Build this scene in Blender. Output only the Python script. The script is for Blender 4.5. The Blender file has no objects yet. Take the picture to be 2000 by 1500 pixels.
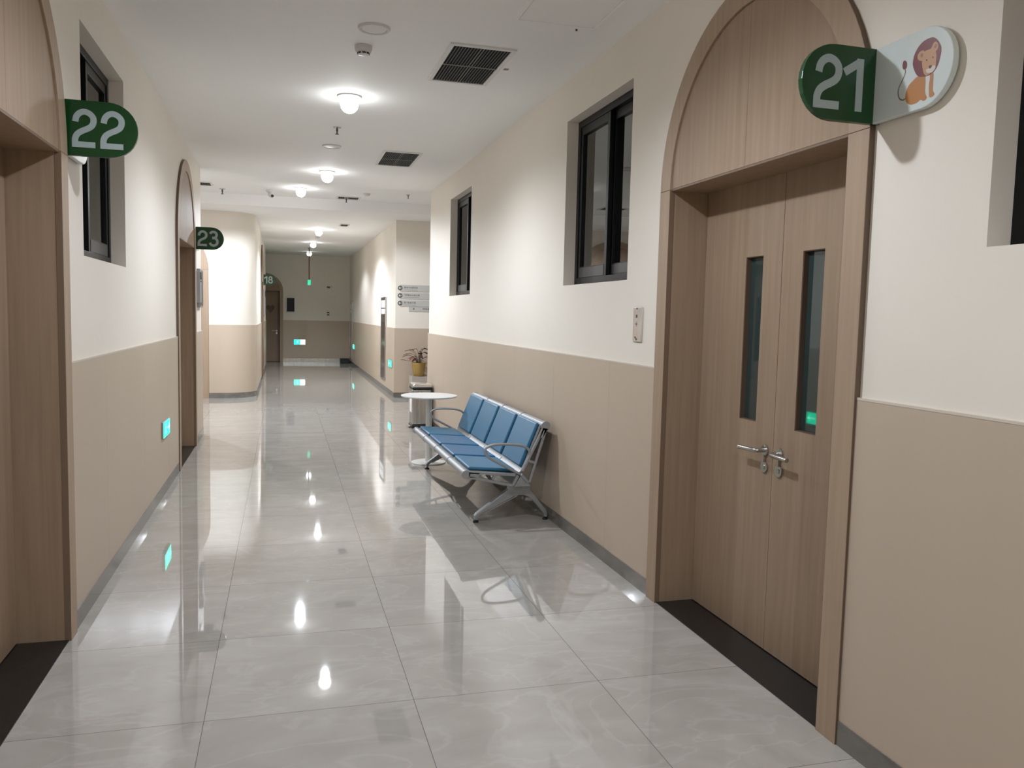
import bpy, bmesh, math, random
from mathutils import Vector, Matrix
PI = math.pi
S = bpy.context.scene
COL = S.collection
random.seed(7)

# ------------------------------------------------------------------ camera
cam_d = bpy.data.cameras.new('camera'); cam = bpy.data.objects.new('camera', cam_d); COL.objects.link(cam)
cam_d.sensor_fit = 'HORIZONTAL'; cam_d.sensor_width = 36.0; cam_d.lens = 1599.48 / 2000 * 36
cam_d.clip_start = 0.05; cam_d.clip_end = 100
cr, cu, cb = (0.963189, -0.267828, 0.023139), (-0.000205, 0.085344, 0.996352), (-0.268825, -0.959679, 0.082147)
cam.matrix_world = Matrix(((cr[0], cu[0], cb[0], 0), (cr[1], cu[1], cb[1], 0), (cr[2], cu[2], cb[2], 1.45), (0, 0, 0, 1)))
S.camera = cam

# ------------------------------------------------------------------ world, exposure
w = bpy.data.worlds.new('world'); S.world = w; w.use_nodes = True
w.node_tree.nodes['Background'].inputs[0].default_value = (0.8, 0.85, 1, 1)
w.node_tree.nodes['Background'].inputs[1].default_value = 0.004
S.view_settings.view_transform = 'Standard'; S.view_settings.look = 'None'
S.view_settings.exposure = 2.3; S.view_settings.gamma = 1.0; S.view_settings.use_curve_mapping = False
S.cycles.max_bounces = 10; S.cycles.diffuse_bounces = 6; S.cycles.glossy_bounces = 6
S.cycles.caustics_reflective = False; S.cycles.caustics_refractive = False
S.cycles.sample_clamp_indirect = 4.0

# lit downlights:  x, y, z, power (W), full cone angle, blend
CZ = 3.046
LIT = [(0.47, -4.0, CZ, 24, 162, .5), (0.47, -0.55, CZ, 22, 162, .5), (0.47, 2.98, CZ, 21, 164, .6), (0.47, 6.32, CZ, 25, 164, .7),
       (0.48, 9.72, CZ, 20, 166, .8), (0.24, 12.3, 3.21, 41, 168, .2), (0.66, 16.5, CZ, 46, 158, .5),
       (0.66, 19.6, CZ, 20, 146, .4), (0.66, 22.6, CZ, 5, 112, .8), (-1.75, 11.9, 3.21, 58, 168, .25)]

# ------------------------------------------------------------------ materials
def mat(name, col=(.5, .5, .5), rough=.5, metal=0., spec=.5, emit=None, es=1., coat=0.):
    m = bpy.data.materials.new(name); m.use_nodes = True; nt = m.node_tree; b = nt.nodes['Principled BSDF']
    b.inputs['Base Color'].default_value = (*col, 1); b.inputs['Roughness'].default_value = rough
    b.inputs['Metallic'].default_value = metal; b.inputs['Specular IOR Level'].default_value = spec
    b.inputs['Coat Weight'].default_value = coat
    if emit: b.inputs['Emission Color'].default_value = (*emit, 1); b.inputs['Emission Strength'].default_value = es
    return m
def nz(m, scale=(1, 1, 1), ns=5., detail=3., c1=(0, 0, 0), c2=(1, 1, 1), p1=.3, p2=.7, bump=0., rough=None, dist=0.):
    """noise driven colour ramp into the base colour, optional bump and roughness variation"""
    nt = m.node_tree; N = nt.nodes; L = nt.links; b = N['Principled BSDF']
    tc = N.new('ShaderNodeTexCoord'); mp = N.new('ShaderNodeMapping'); no = N.new('ShaderNodeTexNoise'); cr_ = N.new('ShaderNodeValToRGB')
    mp.inputs['Scale'].default_value = scale; no.inputs['Scale'].default_value = ns; no.inputs['Detail'].default_value = detail
    no.inputs['Distortion'].default_value = dist
    L.new(tc.outputs['Object'], mp.inputs[0]); L.new(mp.outputs[0], no.inputs['Vector']); L.new(no.outputs['Fac'], cr_.inputs[0])
    cr_.color_ramp.elements[0].position = p1; cr_.color_ramp.elements[0].color = (*c1, 1)
    cr_.color_ramp.elements[1].position = p2; cr_.color_ramp.elements[1].color = (*c2, 1)
    L.new(cr_.outputs[0], b.inputs['Base Color'])
    if bump:
        bp = N.new('ShaderNodeBump'); bp.inputs['Strength'].default_value = bump; bp.inputs['Distance'].default_value = .004
        L.new(no.outputs['Fac'], bp.inputs['Height']); L.new(bp.outputs[0], b.inputs['Normal'])
    if rough:
        mr = N.new('ShaderNodeMapRange'); mr.inputs['To Min'].default_value = rough[0]; mr.inputs['To Max'].default_value = rough[1]
        L.new(no.outputs['Fac'], mr.inputs[0]); L.new(mr.outputs[0], b.inputs['Roughness'])
    return m
M = {}
M['plaster'] = nz(mat('cream_paint', rough=.6, spec=.3), ns=1.3, c1=(.77, .715, .635), c2=(.80, .74, .66))
M['ceiling'] = nz(mat('white_ceiling_paint', rough=.75, spec=.2), ns=.8, c1=(.87, .868, .86), c2=(.90, .898, .89))
M['tan'] = nz(mat('tan_wall_panel', rough=.42, spec=.4), scale=(1, 1, .1), ns=1.6, c1=(.495, .402, .312), c2=(.52, .422, .328), rough=(.38, .46))
M['cap'] = mat('cream_trim', (.62, .55, .47), .45)
M['wood'] = nz(mat('ash_laminate', rough=.5, spec=.35), scale=(14, 14, .55), ns=3.2, detail=5, c1=(.275, .192, .128), c2=(.345, .248, .170), p1=.25, p2=.75, dist=.4)
M['woodedge2'] = mat('brown_edge_banding', (.175, .118, .078), .5)
M['wood_lit'] = nz(mat('ash_laminate_lit_casing', rough=.5, spec=.35), scale=(14, 14, .55), ns=3.2, detail=5, c1=(.33, .238, .162), c2=(.40, .292, .204), p1=.25, p2=.75, dist=.4)  # same ash as the recessed leaf, the casing's extra light put into the colour
M['woodedge'] = mat('dark_edge_banding', (.125, .083, .055), .5)
M['granite'] = nz(mat('black_granite', rough=.28), ns=160, detail=2, c1=(.006, .006, .006), c2=(.018, .018, .018))
M['base'] = nz(mat('grey_marble_skirting', rough=.05, spec=.5), scale=(1, .6, 2), ns=3.5, detail=5, c1=(.12, .11, .10), c2=(.21, .195, .18), dist=1.)
M['black'] = mat('black_aluminium', (.005, .006, .007), .35, spec=.25)
M['grey_al'] = mat('dark_grey_aluminium', (.06, .06, .062), .35, .4)
M['green'] = mat('green_acrylic', (.004, .052, .011), .25)
M['white_ac'] = mat('white_acrylic', (.64, .70, .68), .25)
M['digit'] = mat('pale_grey_lettering', (.38, .46, .47), .4)
M['steel'] = nz(mat('brushed_steel', rough=.3, metal=1.), scale=(40, 40, .6), ns=4, c1=(.42, .41, .39), c2=(.58, .57, .55), rough=(.22, .36))
M['chrome'] = mat('polished_chrome', (.84, .83, .81), .16, .9)
M['silver'] = mat('silver_powder_coat', (.33, .345, .355), .45, .5)
M['silver_light'] = mat('satin_aluminium', (.36, .37, .375), .5, .55)
M['blue'] = nz(mat('blue_leatherette', rough=.42, spec=.45), ns=220, detail=1, c1=(.022, .135, .25), c2=(.027, .155, .28), bump=.12)
M['blue2'] = nz(mat('deeper_blue_leatherette', rough=.42, spec=.45), ns=220, detail=1, c1=(.014, .112, .245), c2=(.017, .128, .27), bump=.12)
M['rubber'] = mat('black_rubber', (.01, .01, .01), .5)
M['tabletop'] = mat('white_laminate', (.80, .80, .78), .35)
M['table_leg'] = mat('white_powder_coat', (.66, .65, .62), .4)
M['gold'] = nz(mat('gold_ceramic', rough=.22, metal=1.), ns=2, c1=(.52, .35, .12), c2=(.58, .40, .15))
M['leaf'] = nz(mat('dark_red_leaf', rough=.4), ns=14, c1=(.03, .008, .007), c2=(.10, .018, .014))
M['leaf2'] = nz(mat('bright_red_leaf', rough=.4), ns=14, c1=(.20, .03, .025), c2=(.30, .05, .04))
M['stem'] = mat('brown_stem', (.03, .02, .012), .6)
M['soil'] = mat('dark_soil', (.015, .01, .008), .9)
M['vent'] = mat('white_vent_frame', (.70, .69, .67), .45)
M['slat'] = mat('grey_vent_slat', (.085, .085, .08), .45)
M['dark'] = mat('vent_shade_black', (.004, .004, .004), .9)  # black that paints the shade behind the vent slats
M['detector'] = mat('off_white_plastic', (.60, .59, .57), .45)
M['lens_off'] = mat('frosted_lens', (.66, .65, .63), .3)
M['lamp'] = mat('lit_lamp_lens', (.9, .9, .9), .4, emit=(.97, .99, 1), es=12)
M['lamp_dim'] = mat('dimmer_lamp_lens', (.9, .9, .9), .4, emit=(.97, .99, 1), es=3)
M['collar'] = mat('lit_translucent_collar', (.9, .9, .9), .5, emit=(.97, .99, 1), es=.8)
M['screen'] = mat('black_glass_screen', (.004, .005, .006), .25, spec=.2)
M['red_pole'] = mat('dark_red_conduit', (.10, .02, .012), .4)
M['glow_w'] = mat('lit_white_panel', (.8, .8, .8), .4, emit=(.85, 1, .92), es=1.6)
M['glow_g'] = mat('lit_green_panel', (.02, .3, .15), .4, emit=(.0, .85, .45), es=1.1)
M['glow_g2'] = mat('dim_green_panel', (.01, .16, .08), .35, emit=(.0, .42, .22), es=.35)
M['glow_f'] = mat('lit_pale_green', (.4, .8, .6), .4, emit=(.12, 1, .62), es=1.2)
M['paper'] = mat('white_paper', (.75, .74, .72), .7)
M['ink'] = mat('dark_grey_print', (.10, .10, .085), .6)
M['tagred'] = mat('faded_red_tag', (.30, .17, .15), .6)
M['plate'] = mat('translucent_sign_panel', (.50, .485, .45), .35, spec=.3)
M['ledge'] = nz(mat('pale_stone', rough=.5), ns=3, c1=(.42, .37, .32), c2=(.47, .42, .37))
M['hydrant'] = mat('dark_mirror_glass', (.06, .045, .042), .08, spec=.35)
L_ = dict(mane=(.17, .025, .025), face=(.50, .27, .13), inner=(.34, .15, .09), muzzle=(.62, .55, .44), nose=(.07, .03, .025), body=(.46, .19, .05), chest=(.62, .62, .60), tail=(.16, .10, .045))
for k, v in L_.items(): M['l_' + k] = mat('print_' + k, v, .35)

def glass(name, tint, gl, ior, rough=.01):
    m = bpy.data.materials.new(name); m.use_nodes = True; nt = m.node_tree; N = nt.nodes; L = nt.links
    N.remove(N['Principled BSDF'])
    tr = N.new('ShaderNodeBsdfTransparent'); tr.inputs[0].default_value = (*tint, 1)
    go = N.new('ShaderNodeBsdfGlossy'); go.inputs['Roughness'].default_value = rough; go.inputs['Color'].default_value = (*gl, 1)
    fr = N.new('ShaderNodeFresnel'); fr.inputs[0].default_value = ior
    mx = N.new('ShaderNodeMixShader'); L.new(fr.outputs[0], mx.inputs[0]); L.new(tr.outputs[0], mx.inputs[1]); L.new(go.outputs[0], mx.inputs[2])
    L.new(mx.outputs[0], N['Material Output'].inputs[0]); return m
M['glass'] = glass('window_glass', (.55, .57, .57), (.95, .96, .95), 2.5)
M['doorglass'] = mat('grey_green_glass', (.030, .048, .046), .03, spec=.7)

def floor_material():
    m = mat('polished_marble_tile', rough=.03, spec=.8); nt = m.node_tree; N = nt.nodes; L = nt.links; b = N['Principled BSDF']
    def n(t, **k):
        x = N.new(t)
        for a, c in k.items(): setattr(x, a, c)
        return x
    def mt(op, a, c=None, d=None):
        x = n('ShaderNodeMath', operation=op)
        for i, q in enumerate((a, c, d)):
            if q is None: continue
            if isinstance(q, (int, float)): x.inputs[i].default_value = q
            else: L.new(q, x.inputs[i])
        return x.outputs[0]
    tc = n('ShaderNodeTexCoord'); sp = n('ShaderNodeSeparateXYZ'); L.new(tc.outputs['Object'], sp.inputs[0])
    X, Y = sp.outputs[0], sp.outputs[1]
    T = .7445
    far = mt('GREATER_THAN', Y, 10.05)
    u = mt('DIVIDE', mt('SUBTRACT', X, .474), T)
    v0 = mt('DIVIDE', mt('SUBTRACT', Y, 2.965), T)
    v = mt('ADD', v0, mt('MULTIPLY', far, .484))
    def edge(q, wd):
        f = mt('FRACT', q); d = mt('MINIMUM', f, mt('SUBTRACT', 1., f)); return mt('LESS_THAN', d, wd)
    seam = mt('MAXIMUM', mt('MAXIMUM', edge(u, .0017), edge(v, .0017)), mt('LESS_THAN', mt('ABSOLUTE', mt('SUBTRACT', Y, 10.05)), .004))
    iu, iv = mt('FLOOR', u), mt('FLOOR', v)
    cx = n('ShaderNodeCombineXYZ'); L.new(iu, cx.inputs[0]); L.new(iv, cx.inputs[1])
    wn = n('ShaderNodeTexWhiteNoise', noise_dimensions='3D'); L.new(cx.outputs[0], wn.inputs[0])
    ad = n('ShaderNodeVectorMath', operation='MULTIPLY_ADD'); L.new(wn.outputs['Color'], ad.inputs[0]); ad.inputs[1].default_value = (9, 9, 9); L.new(tc.outputs['Object'], ad.inputs[2])
    mp = n('ShaderNodeMapping'); mp.inputs['Scale'].default_value = (1.0, 1.7, 1); mp.inputs['Rotation'].default_value = (0, 0, .35); L.new(ad.outputs[0], mp.inputs[0])
    n1 = n('ShaderNodeTexNoise'); n1.inputs['Scale'].default_value = 2.3; n1.inputs['Detail'].default_value = 6; n1.inputs['Distortion'].default_value = 1.1; L.new(mp.outputs[0], n1.inputs['Vector'])
    r1 = n('ShaderNodeValToRGB'); L.new(n1.outputs['Fac'], r1.inputs[0]); e = r1.color_ramp.elements
    e[0].position = .3; e[0].color = (.385, .358, .325, 1); e[1].position = .72; e[1].color = (.455, .43, .395, 1)
    n2 = n('ShaderNodeTexNoise'); n2.inputs['Scale'].default_value = 1.3; n2.inputs['Detail'].default_value = 5; n2.inputs['Distortion'].default_value = 2.2; L.new(mp.outputs[0], n2.inputs['Vector'])
    vein = mt('SUBTRACT', 1., mt('MINIMUM', 1., mt('MULTIPLY', mt('ABSOLUTE', mt('SUBTRACT', n2.outputs['Fac'], .5)), 34.)))
    vein = mt('MULTIPLY', vein, .24)
    m1 = n('ShaderNodeMix', data_type='RGBA'); L.new(vein, m1.inputs['Factor']); L.new(r1.outputs[0], m1.inputs[6]); m1.inputs[7].default_value = (.56, .545, .52, 1)
    m2 = n('ShaderNodeMix', data_type='RGBA'); L.new(mt('MULTIPLY', seam, .8), m2.inputs['Factor']); L.new(m1.outputs[2], m2.inputs[6]); m2.inputs[7].default_value = (.09, .08, .07, 1)
    L.new(m2.outputs[2], b.inputs['Base Color'])
    sl = mt('SUBTRACT', .8, mt('MULTIPLY', seam, .6)); L.new(sl, b.inputs['Specular IOR Level'])
    # very slight per-tile unevenness, so reflections break at the joints
    n3 = n('ShaderNodeTexNoise'); n3.inputs['Scale'].default_value = 1.2; n3.inputs['Detail'].default_value = 0; L.new(ad.outputs[0], n3.inputs['Vector'])
    bp = n('ShaderNodeBump'); bp.inputs['Strength'].default_value = .035; bp.inputs['Distance'].default_value = .006; L.new(n3.outputs['Fac'], bp.inputs['Height']); L.new(bp.outputs[0], b.inputs['Normal'])
    return m
M['floor'] = floor_material()

# ------------------------------------------------------------------ mesh helpers
class MB:
    def __init__(s): s.v = []; s.f = []
    def quad(s, *i): s.f.append(tuple(i))
    def box(s, a, b):
        x0, y0, z0 = [min(p, q) for p, q in zip(a, b)]; x1, y1, z1 = [max(p, q) for p, q in zip(a, b)]
        n = len(s.v); s.v += [(x, y, z) for z in (z0, z1) for y in (y0, y1) for x in (x0, x1)]
        s.f += [(n, n+2, n+3, n+1), (n+4, n+5, n+7, n+6), (n, n+1, n+5, n+4), (n+2, n+6, n+7, n+3), (n, n+4, n+6, n+2), (n+1, n+3, n+7, n+5)]
        return s
    def prism(s, poly, fn, t0, t1):
        """poly: 2D points; fn(a,b,t) -> 3D"""
        n = len(s.v); k = len(poly)
        s.v += [tuple(fn(a, b, t0)) for a, b in poly] + [tuple(fn(a, b, t1)) for a, b in poly]
        s.f.append(tuple(range(n+k-1, n-1, -1))); s.f.append(tuple(range(n+k, n+2*k)))
        for i in range(k): j = (i+1) % k; s.f.append((n+i, n+j, n+k+j, n+k+i))
        return s
    def strip(s, A, B, fn, t0, t1, closed=False):
        """prism of the band between 2D polylines A and B (equal length)"""
        k = len(A); n = len(s.v)
        for t in (t0, t1):
            s.v += [tuple(fn(a, b, t)) for a, b in A]; s.v += [tuple(fn(a, b, t)) for a, b in B]
        rng = range(k if closed else k-1)
        for i in rng:
            j = (i+1) % k
            s.f += [(n+i, n+j, n+k+j, n+k+i), (n+2*k+i, n+3*k+i, n+3*k+j, n+2*k+j), (n+i, n+2*k+i, n+2*k+j, n+j), (n+k+i, n+k+j, n+3*k+j, n+3*k+i)]
        if not closed: s.f += [(n, n+k, n+3*k, n+2*k), (n+k-1, n+3*k-1, n+4*k-1, n+2*k-1)]
        return s
    def tube(s, path, r, seg=12, closed=False, flat=1., updir=None):
        P = [Vector(p) for p in path]; k = len(P); n = len(s.v)
        R_ = r if isinstance(r, (list, tuple)) else [r]*k
        up = None
        for i, p in enumerate(P):
            a = P[(i-1) % k] if (closed or i > 0) else P[i]; b = P[(i+1) % k] if (closed or i < k-1) else P[i]
            t = (b-a).normalized()
            if updir is not None: up = Vector(updir)
            elif up is None: up = Vector((0, 0, 1)) if abs(t.z) < .9 else Vector((1, 0, 0))
            x = t.cross(up).normalized(); up2 = x.cross(t).normalized()
            if updir is None: up = up2
            for q in range(seg):
                an = 2*PI*q/seg; s.v.append(tuple(p + x*math.cos(an)*R_[i]*flat + up2*math.sin(an)*R_[i]))
        for i in range(k if closed else k-1):
            j = (i+1) % k
            for q in range(seg):
                q2 = (q+1) % seg; s.f.append((n+i*seg+q, n+i*seg+q2, n+j*seg+q2, n+j*seg+q))
        if not closed: s.f += [tuple(range(n+seg-1, n-1, -1)), tuple(range(n+(k-1)*seg, n+k*seg))]
        return s
    def lathe(s, prof, c=(0, 0, 0), axis='z', seg=32):
        """prof: (r, h) list, closed by caps at both ends"""
        n = len(s.v); k = len(prof)
        for r, h in prof:
            for q in range(seg):
                a = 2*PI*q/seg; x, y = r*math.cos(a), r*math.sin(a)
                p = {'z': (x, y, h), 'y': (x, h, y), 'x': (h, x, y)}[axis]
                s.v.append((c[0]+p[0], c[1]+p[1], c[2]+p[2]))
        for i in range(k-1):
            for q in range(seg):
                q2 = (q+1) % seg; s.f.append((n+i*seg+q, n+i*seg+q2, n+(i+1)*seg+q2, n+(i+1)*seg+q))
        s.f += [tuple(range(n+seg-1, n-1, -1)), tuple(range(n+(k-1)*seg, n+k*seg))]
        return s
def origin_of(o): return o.matrix_basis.translation + (origin_of(o.parent) if o.parent else Vector((0, 0, 0)))
def obj(name, mb, m, parent=None, origin=None, smooth=False, bevel=0., bseg=2):
    og = origin_of(parent) if parent else Vector(origin or (0, 0, 0))
    me = bpy.data.meshes.new(name); me.from_pydata([tuple(Vector(p)-og) for p in mb.v], [], mb.f)
    bm = bmesh.new(); bm.from_mesh(me); bmesh.ops.recalc_face_normals(bm, faces=bm.faces); bm.to_mesh(me); bm.free()
    me.materials.append(M[m] if isinstance(m, str) else m)
    if smooth:
        me.shade_smooth()
        try: me.set_sharp_from_angle(angle=math.radians(38))
        except Exception: pass
    o = bpy.data.objects.new(name, me); COL.objects.link(o)
    if parent: o.parent = parent
    else: o.location = og
    if bevel:
        b = o.modifiers.new('bevel', 'BEVEL'); b.width = bevel; b.segments = bseg; b.limit_method = 'ANGLE'; b.angle_limit = math.radians(40)
    return o
def tag(o, label, cat=None, group=None, kind=None):
    if label: o['label'] = label
    if cat: o['category'] = cat
    if group: o['group'] = group
    if kind: o['kind'] = kind
    return o
def empty(name, loc, label, cat, group=None, kind=None):
    o = bpy.data.objects.new(name, None); COL.objects.link(o); o.location = loc; o.empty_display_size = .1
    return tag(o, label, cat, group, kind)
def copy_tree(o, loc=None, parent=None):
    c = o.copy(); COL.objects.link(c); c.parent = parent
    if loc is not None: c.location = loc
    for ch in list(o.children): copy_tree(ch, None, c)
    return c
def catmull(P, n=6, closed=False):
    out = []; k = len(P)
    for i in range(k if closed else k-1):
        g = lambda j: P[j % k] if closed else P[max(0, min(k-1, j))]
        p0, p1, p2, p3 = g(i-1), g(i), g(i+1), g(i+2)
        for s in range(n):
            t = s/n
            out.append(tuple(.5*((2*b)+(-a+c)*t+(2*a-5*b+4*c-d)*t*t+(-a+3*b-3*c+d)*t**3) for a, b, c, d in zip(p0, p1, p2, p3)))
    if not closed: out.append(tuple(P[-1]))
    return out
def stroke(mb, pts, wd, fn, t0, t1, closed=False, caps=True):
    k = len(pts); A = []; B = []
    for i in range(k):
        a = pts[(i-1) % k] if (closed or i) else pts[i]; b = pts[(i+1) % k] if (closed or i < k-1) else pts[i]
        dx, dy = b[0]-a[0], b[1]-a[1]; l = math.hypot(dx, dy) or 1; nx, ny = -dy/l*wd/2, dx/l*wd/2
        A.append((pts[i][0]+nx, pts[i][1]+ny)); B.append((pts[i][0]-nx, pts[i][1]-ny))
    mb.strip(A, B, fn, t0, t1, closed)
    return mb

# wall frames: P(u, v, z) = O + u*U + v*N + z, v towards the corridor
def frame(O, U, N):
    O, U, N = Vector(O), Vector(U), Vector(N)
    return lambda u, v, z: tuple(O + U*u + N*v + Vector((0, 0, z)))
def lbox(mb, F, u0, u1, v0, v1, z0, z1):
    n = len(mb.v); us, vs, zs = (u0, u1), (v0, v1), (z0, z1)
    mb.v += [F(u, v, z) for z in zs for v in vs for u in us]
    mb.f += [(n, n+2, n+3, n+1), (n+4, n+5, n+7, n+6), (n, n+1, n+5, n+4), (n+2, n+6, n+7, n+3), (n, n+4, n+6, n+2), (n+1, n+3, n+7, n+5)]
    return mb
XR, XL = 1.846, -.897          # finished faces of the tan panelling
PO = .012                      # panelling stands proud of the plaster
FR = frame((XR+PO, 0, 0), (0, 1, 0), (-1, 0, 0))
FL = frame((XL-PO, 0, 0), (0, 1, 0), (1, 0, 0))
WZ = 1.207; WH = 3.3
def wall(name, F, u0, u1, holes, thick, z1=WH, label='', parent=None):
    us = sorted({u0, u1, *[q for h in holes for q in h[:2]]}); mb = MB()
    for a, b in zip(us, us[1:]):
        hs = sorted([h for h in holes if h[0] <= a+1e-6 and h[1] >= b-1e-6], key=lambda h: h[2]); z = 0.
        for h in hs:
            if h[2] > z+1e-6: lbox(mb, F, a, b, 0, -thick, z, h[2])
            z = h[3]
        if z < z1-1e-6: lbox(mb, F, a, b, 0, -thick, z, z1)
    return tag(obj(name, mb, 'plaster', parent), label, 'wall', kind='structure')
def wainscot(F, spans, seams, parent, end_caps=()):
    mb = MB(); cp = MB()
    for a, b in spans:
        cuts = [a] + [s for s in seams if a+.05 < s < b-.05] + [b]
        for p, q in zip(cuts, cuts[1:]):
            lbox(mb, F, p+(.0008 if p != a else 0), q-(.0008 if q != b else 0), -.001, PO, 0, WZ-.008)
        lbox(cp, F, a, b, -.001, PO+.001, WZ-.008, WZ)
    o = obj('wainscot', mb, 'tan', parent); o['label'] = 'smooth tan panelling on the lower wall'
    c = obj('wainscot_cap', cp, 'cap', parent); c['label'] = 'thin cream cap strip along the top of the panelling'
def baseboard(name, F, spans, label):
    mb = MB()
    for a, b in spans: lbox(mb, F, a, b, PO, PO+.004, 0, .086)
    return tag(obj(name, mb, 'base'), label, 'baseboard', kind='structure')

# ------------------------------------------------------------------ floor and ceilings
mb = MB().box((-6, -5, -.1), (6, 24.6, 0)); tag(obj('floor', mb, 'floor'), 'polished pale grey marble tile floor running down the whole corridor', 'floor', kind='structure')
CY0, CY1, CX0, CX1 = 10.76, 13.3, -4.2, 4.4; CH = 3.21
mb = MB(); mb.box((-6, -5, CZ), (6, CY0, 3.4)); mb.box((-6, CY1, CZ), (6, 15.14, 3.4)); mb.box((-6, 15.15, CZ), (6, 24.6, 3.4))
mb.box((-6, CY0, CZ), (CX0, CY1, 3.4)); mb.box((CX1, CY0, CZ), (6, CY1, 3.4)); mb.box((CX0, CY0, CH), (CX1, CY1, 3.4)); mb.box((-6, 15.13, 3.052), (6, 15.16, 3.4))
tag(obj('ceiling', mb, 'ceiling'), 'smooth white plasterboard ceiling with a raised recess over the junction', 'ceiling', kind='structure')

# ------------------------------------------------------------------ walls
DW = .672; DH = 2.09; DO = .77    # half opening, height, half casing
D1, D2, D3, D5 = 3.085, 3.175, 8.53, 18.6
WZ0, WZ1 = 1.67, 2.775
RW = [(4.29, 5.385), (8.335, 9.425), (.745, 1.84)]
LW = (4.31, 5.39)
wr = wall('wall_right', FR, -5, 10.77, [(D1-DW, D1+DW, 0, DH)] + [(a, b, WZ0, WZ1) for a, b in RW], .26, label='cream painted right corridor wall with tan panelling below')
wainscot(FR, [(-5, D1-DO), (D1+DO, 10.77)], [5.5+1.03*k for k in range(-12, 6)], wr)
baseboard('baseboard_right', FR, [(-5, D1-DO), (D1+DO, 10.774)], 'grey marble skirting along the right corridor wall')
wl = wall('wall_left', FL, -5, 10.05, [(D2-DW, D2+DW, 0, DH), (D3-DW, D3+DW, 0, DH), (*LW, WZ0+.02, WZ1)], .26, label='cream painted left corridor wall with tan panelling below')
wainscot(FL, [(-5, D2-DO), (D2+DO, D3-DO), (D3+DO, 10.05)], [4.7, 5.9, 7.1, 2.3, 1.1, -.1], wl)
baseboard('baseboard_left', FL, [(-5, D2-DO), (D2+DO, D3-DO), (D3+DO, 10.054)], 'grey marble skirting along the left corridor wall')
FB = frame((0, -5, 0), (1, 0, 0), (0, 1, 0)); wb = wall('wall_back', FB, XL-.3, XR+.3, [], .2, label='plain cream wall closing the corridor behind the viewer')
wainscot(FB, [(XL, XR)], [], wb)
# returns of the two near walls at the junction
FRr = frame((0, 10.77, 0), (1, 0, 0), (0, 1, 0)); w_ = wall('wall_right_return', FRr, XR+PO+.26, 6, [], .26, label='cream wall turning right around the near corner of the junction'); wainscot(FRr, [(XR, 6)], [], w_)
FLr = frame((0, 10.05, 0), (1, 0, 0), (0, 1, 0)); w_ = wall('wall_left_return', FLr, -6, XL-PO-.26, [], .26, label='cream wall turning left around the near corner of the junction'); wainscot(FLr, [(-6, XL)], [], w_)
wall('wall_side_left', frame((-6, 0, 0), (0, 1, 0), (1, 0, 0)), 9.7, 24.6, [], .2, label='cream end wall of the left side passage')
wall('wall_side_right', frame((6, 0, 0), (0, 1, 0), (-1, 0, 0)), 10.5, 24.6, [], .2, label='cream end wall of the right side passage')
# block with the rounded corner, far left
YB = 14.2; D4 = -1.945
FC = frame((0, YB+PO, 0), (1, 0, 0), (0, -1, 0))
XB = -.44; RC = .5
wf = wall('wall_junction_left', FC, -6, XB-RC, [(D4-DW, D4+DW, 0, DH)], .26, label='brightly lit cream wall across the junction, ending in a rounded corner')
def arc_pts(r, n=20): return [(XB-RC+r*math.sin(a), YB+RC-r*math.cos(a)) for a in [PI/2*i/n for i in range(n+1)]]
up = lambda a, b, t: (a, b, t)
mb = MB().strip(arc_pts(RC-PO), arc_pts(RC-.26), up, 0, WH); c_ = obj('rounded_corner', mb, 'plaster', wf, smooth=True)
mb = MB().strip(arc_pts(RC), arc_pts(RC-PO-.001), up, 0, WZ-.004); obj('wainscot', mb, 'tan', wf, smooth=True)['label'] = 'curved tan panelling around the corner'
mb = MB().strip(arc_pts(RC+.001), arc_pts(RC-PO-.001), up, WZ-.004, WZ); obj('wainscot_cap', mb, 'cap', wf)
wainscot(FC, [(-6, D4-DO), (D4+DO, XB-RC)], [], wf)
mb = MB().strip(arc_pts(RC+.005), arc_pts(RC), up, 0, .086); lbox(mb, FC, -6, D4-DO, PO, PO+.005, 0, .086); lbox(mb, FC, D4+DO, XB-RC, PO, PO+.005, 0, .086)
tag(obj('baseboard_junction', mb, 'base', smooth=True), 'grey marble skirting bending around the rounded corner', 'baseboard', kind='structure')
FFL = frame((XB-PO, 0, 0), (0, 1, 0), (1, 0, 0))
wfl = wall('wall_far_left', FFL, YB+RC, 22.7, [(D5-DW, D5+DW, 0, DH)], .26, label='left wall of the far corridor beyond the rounded corner')
wainscot(FFL, [(YB+RC, D5-DO), (D5+DO, 22.7)], [], wfl)
baseboard('baseboard_far_left', FFL, [(YB+RC, D5-DO), (D5+DO, 22.7)], 'grey skirting of the far corridor on the left')
# block far right
FFR = frame((XR+PO, 0, 0), (0, 1, 0), (-1, 0, 0))
wfr = wall('wall_far_right', FFR, YB, 24.3, [], .26, label='right wall of the far corridor with soft pools of lamp light')
wainscot(FFR, [(YB, 24.3)], [], wfr); baseboard('baseboard_far_right', FFR, [(YB-.004, 24.3)], 'grey skirting of the far corridor on the right')
FJR = frame((0, YB, 0), (1, 0, 0), (0, -1, 0))
wjr = wall('wall_junction_right', FJR, XR+PO+.26, 6, [], .26, label='dim cream wall across the junction on the right, behind the gold plant pot')
lb = MB(); lbox(lb, FJR, XR+PO, XR+PO+.26, 0, -.001, 0, WH)
wainscot(FJR, [(XR, 6)], [], wjr); baseboard('baseboard_junction_right', FJR, [(XR-.004, 6)], 'grey skirting below the direction signs')
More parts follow.
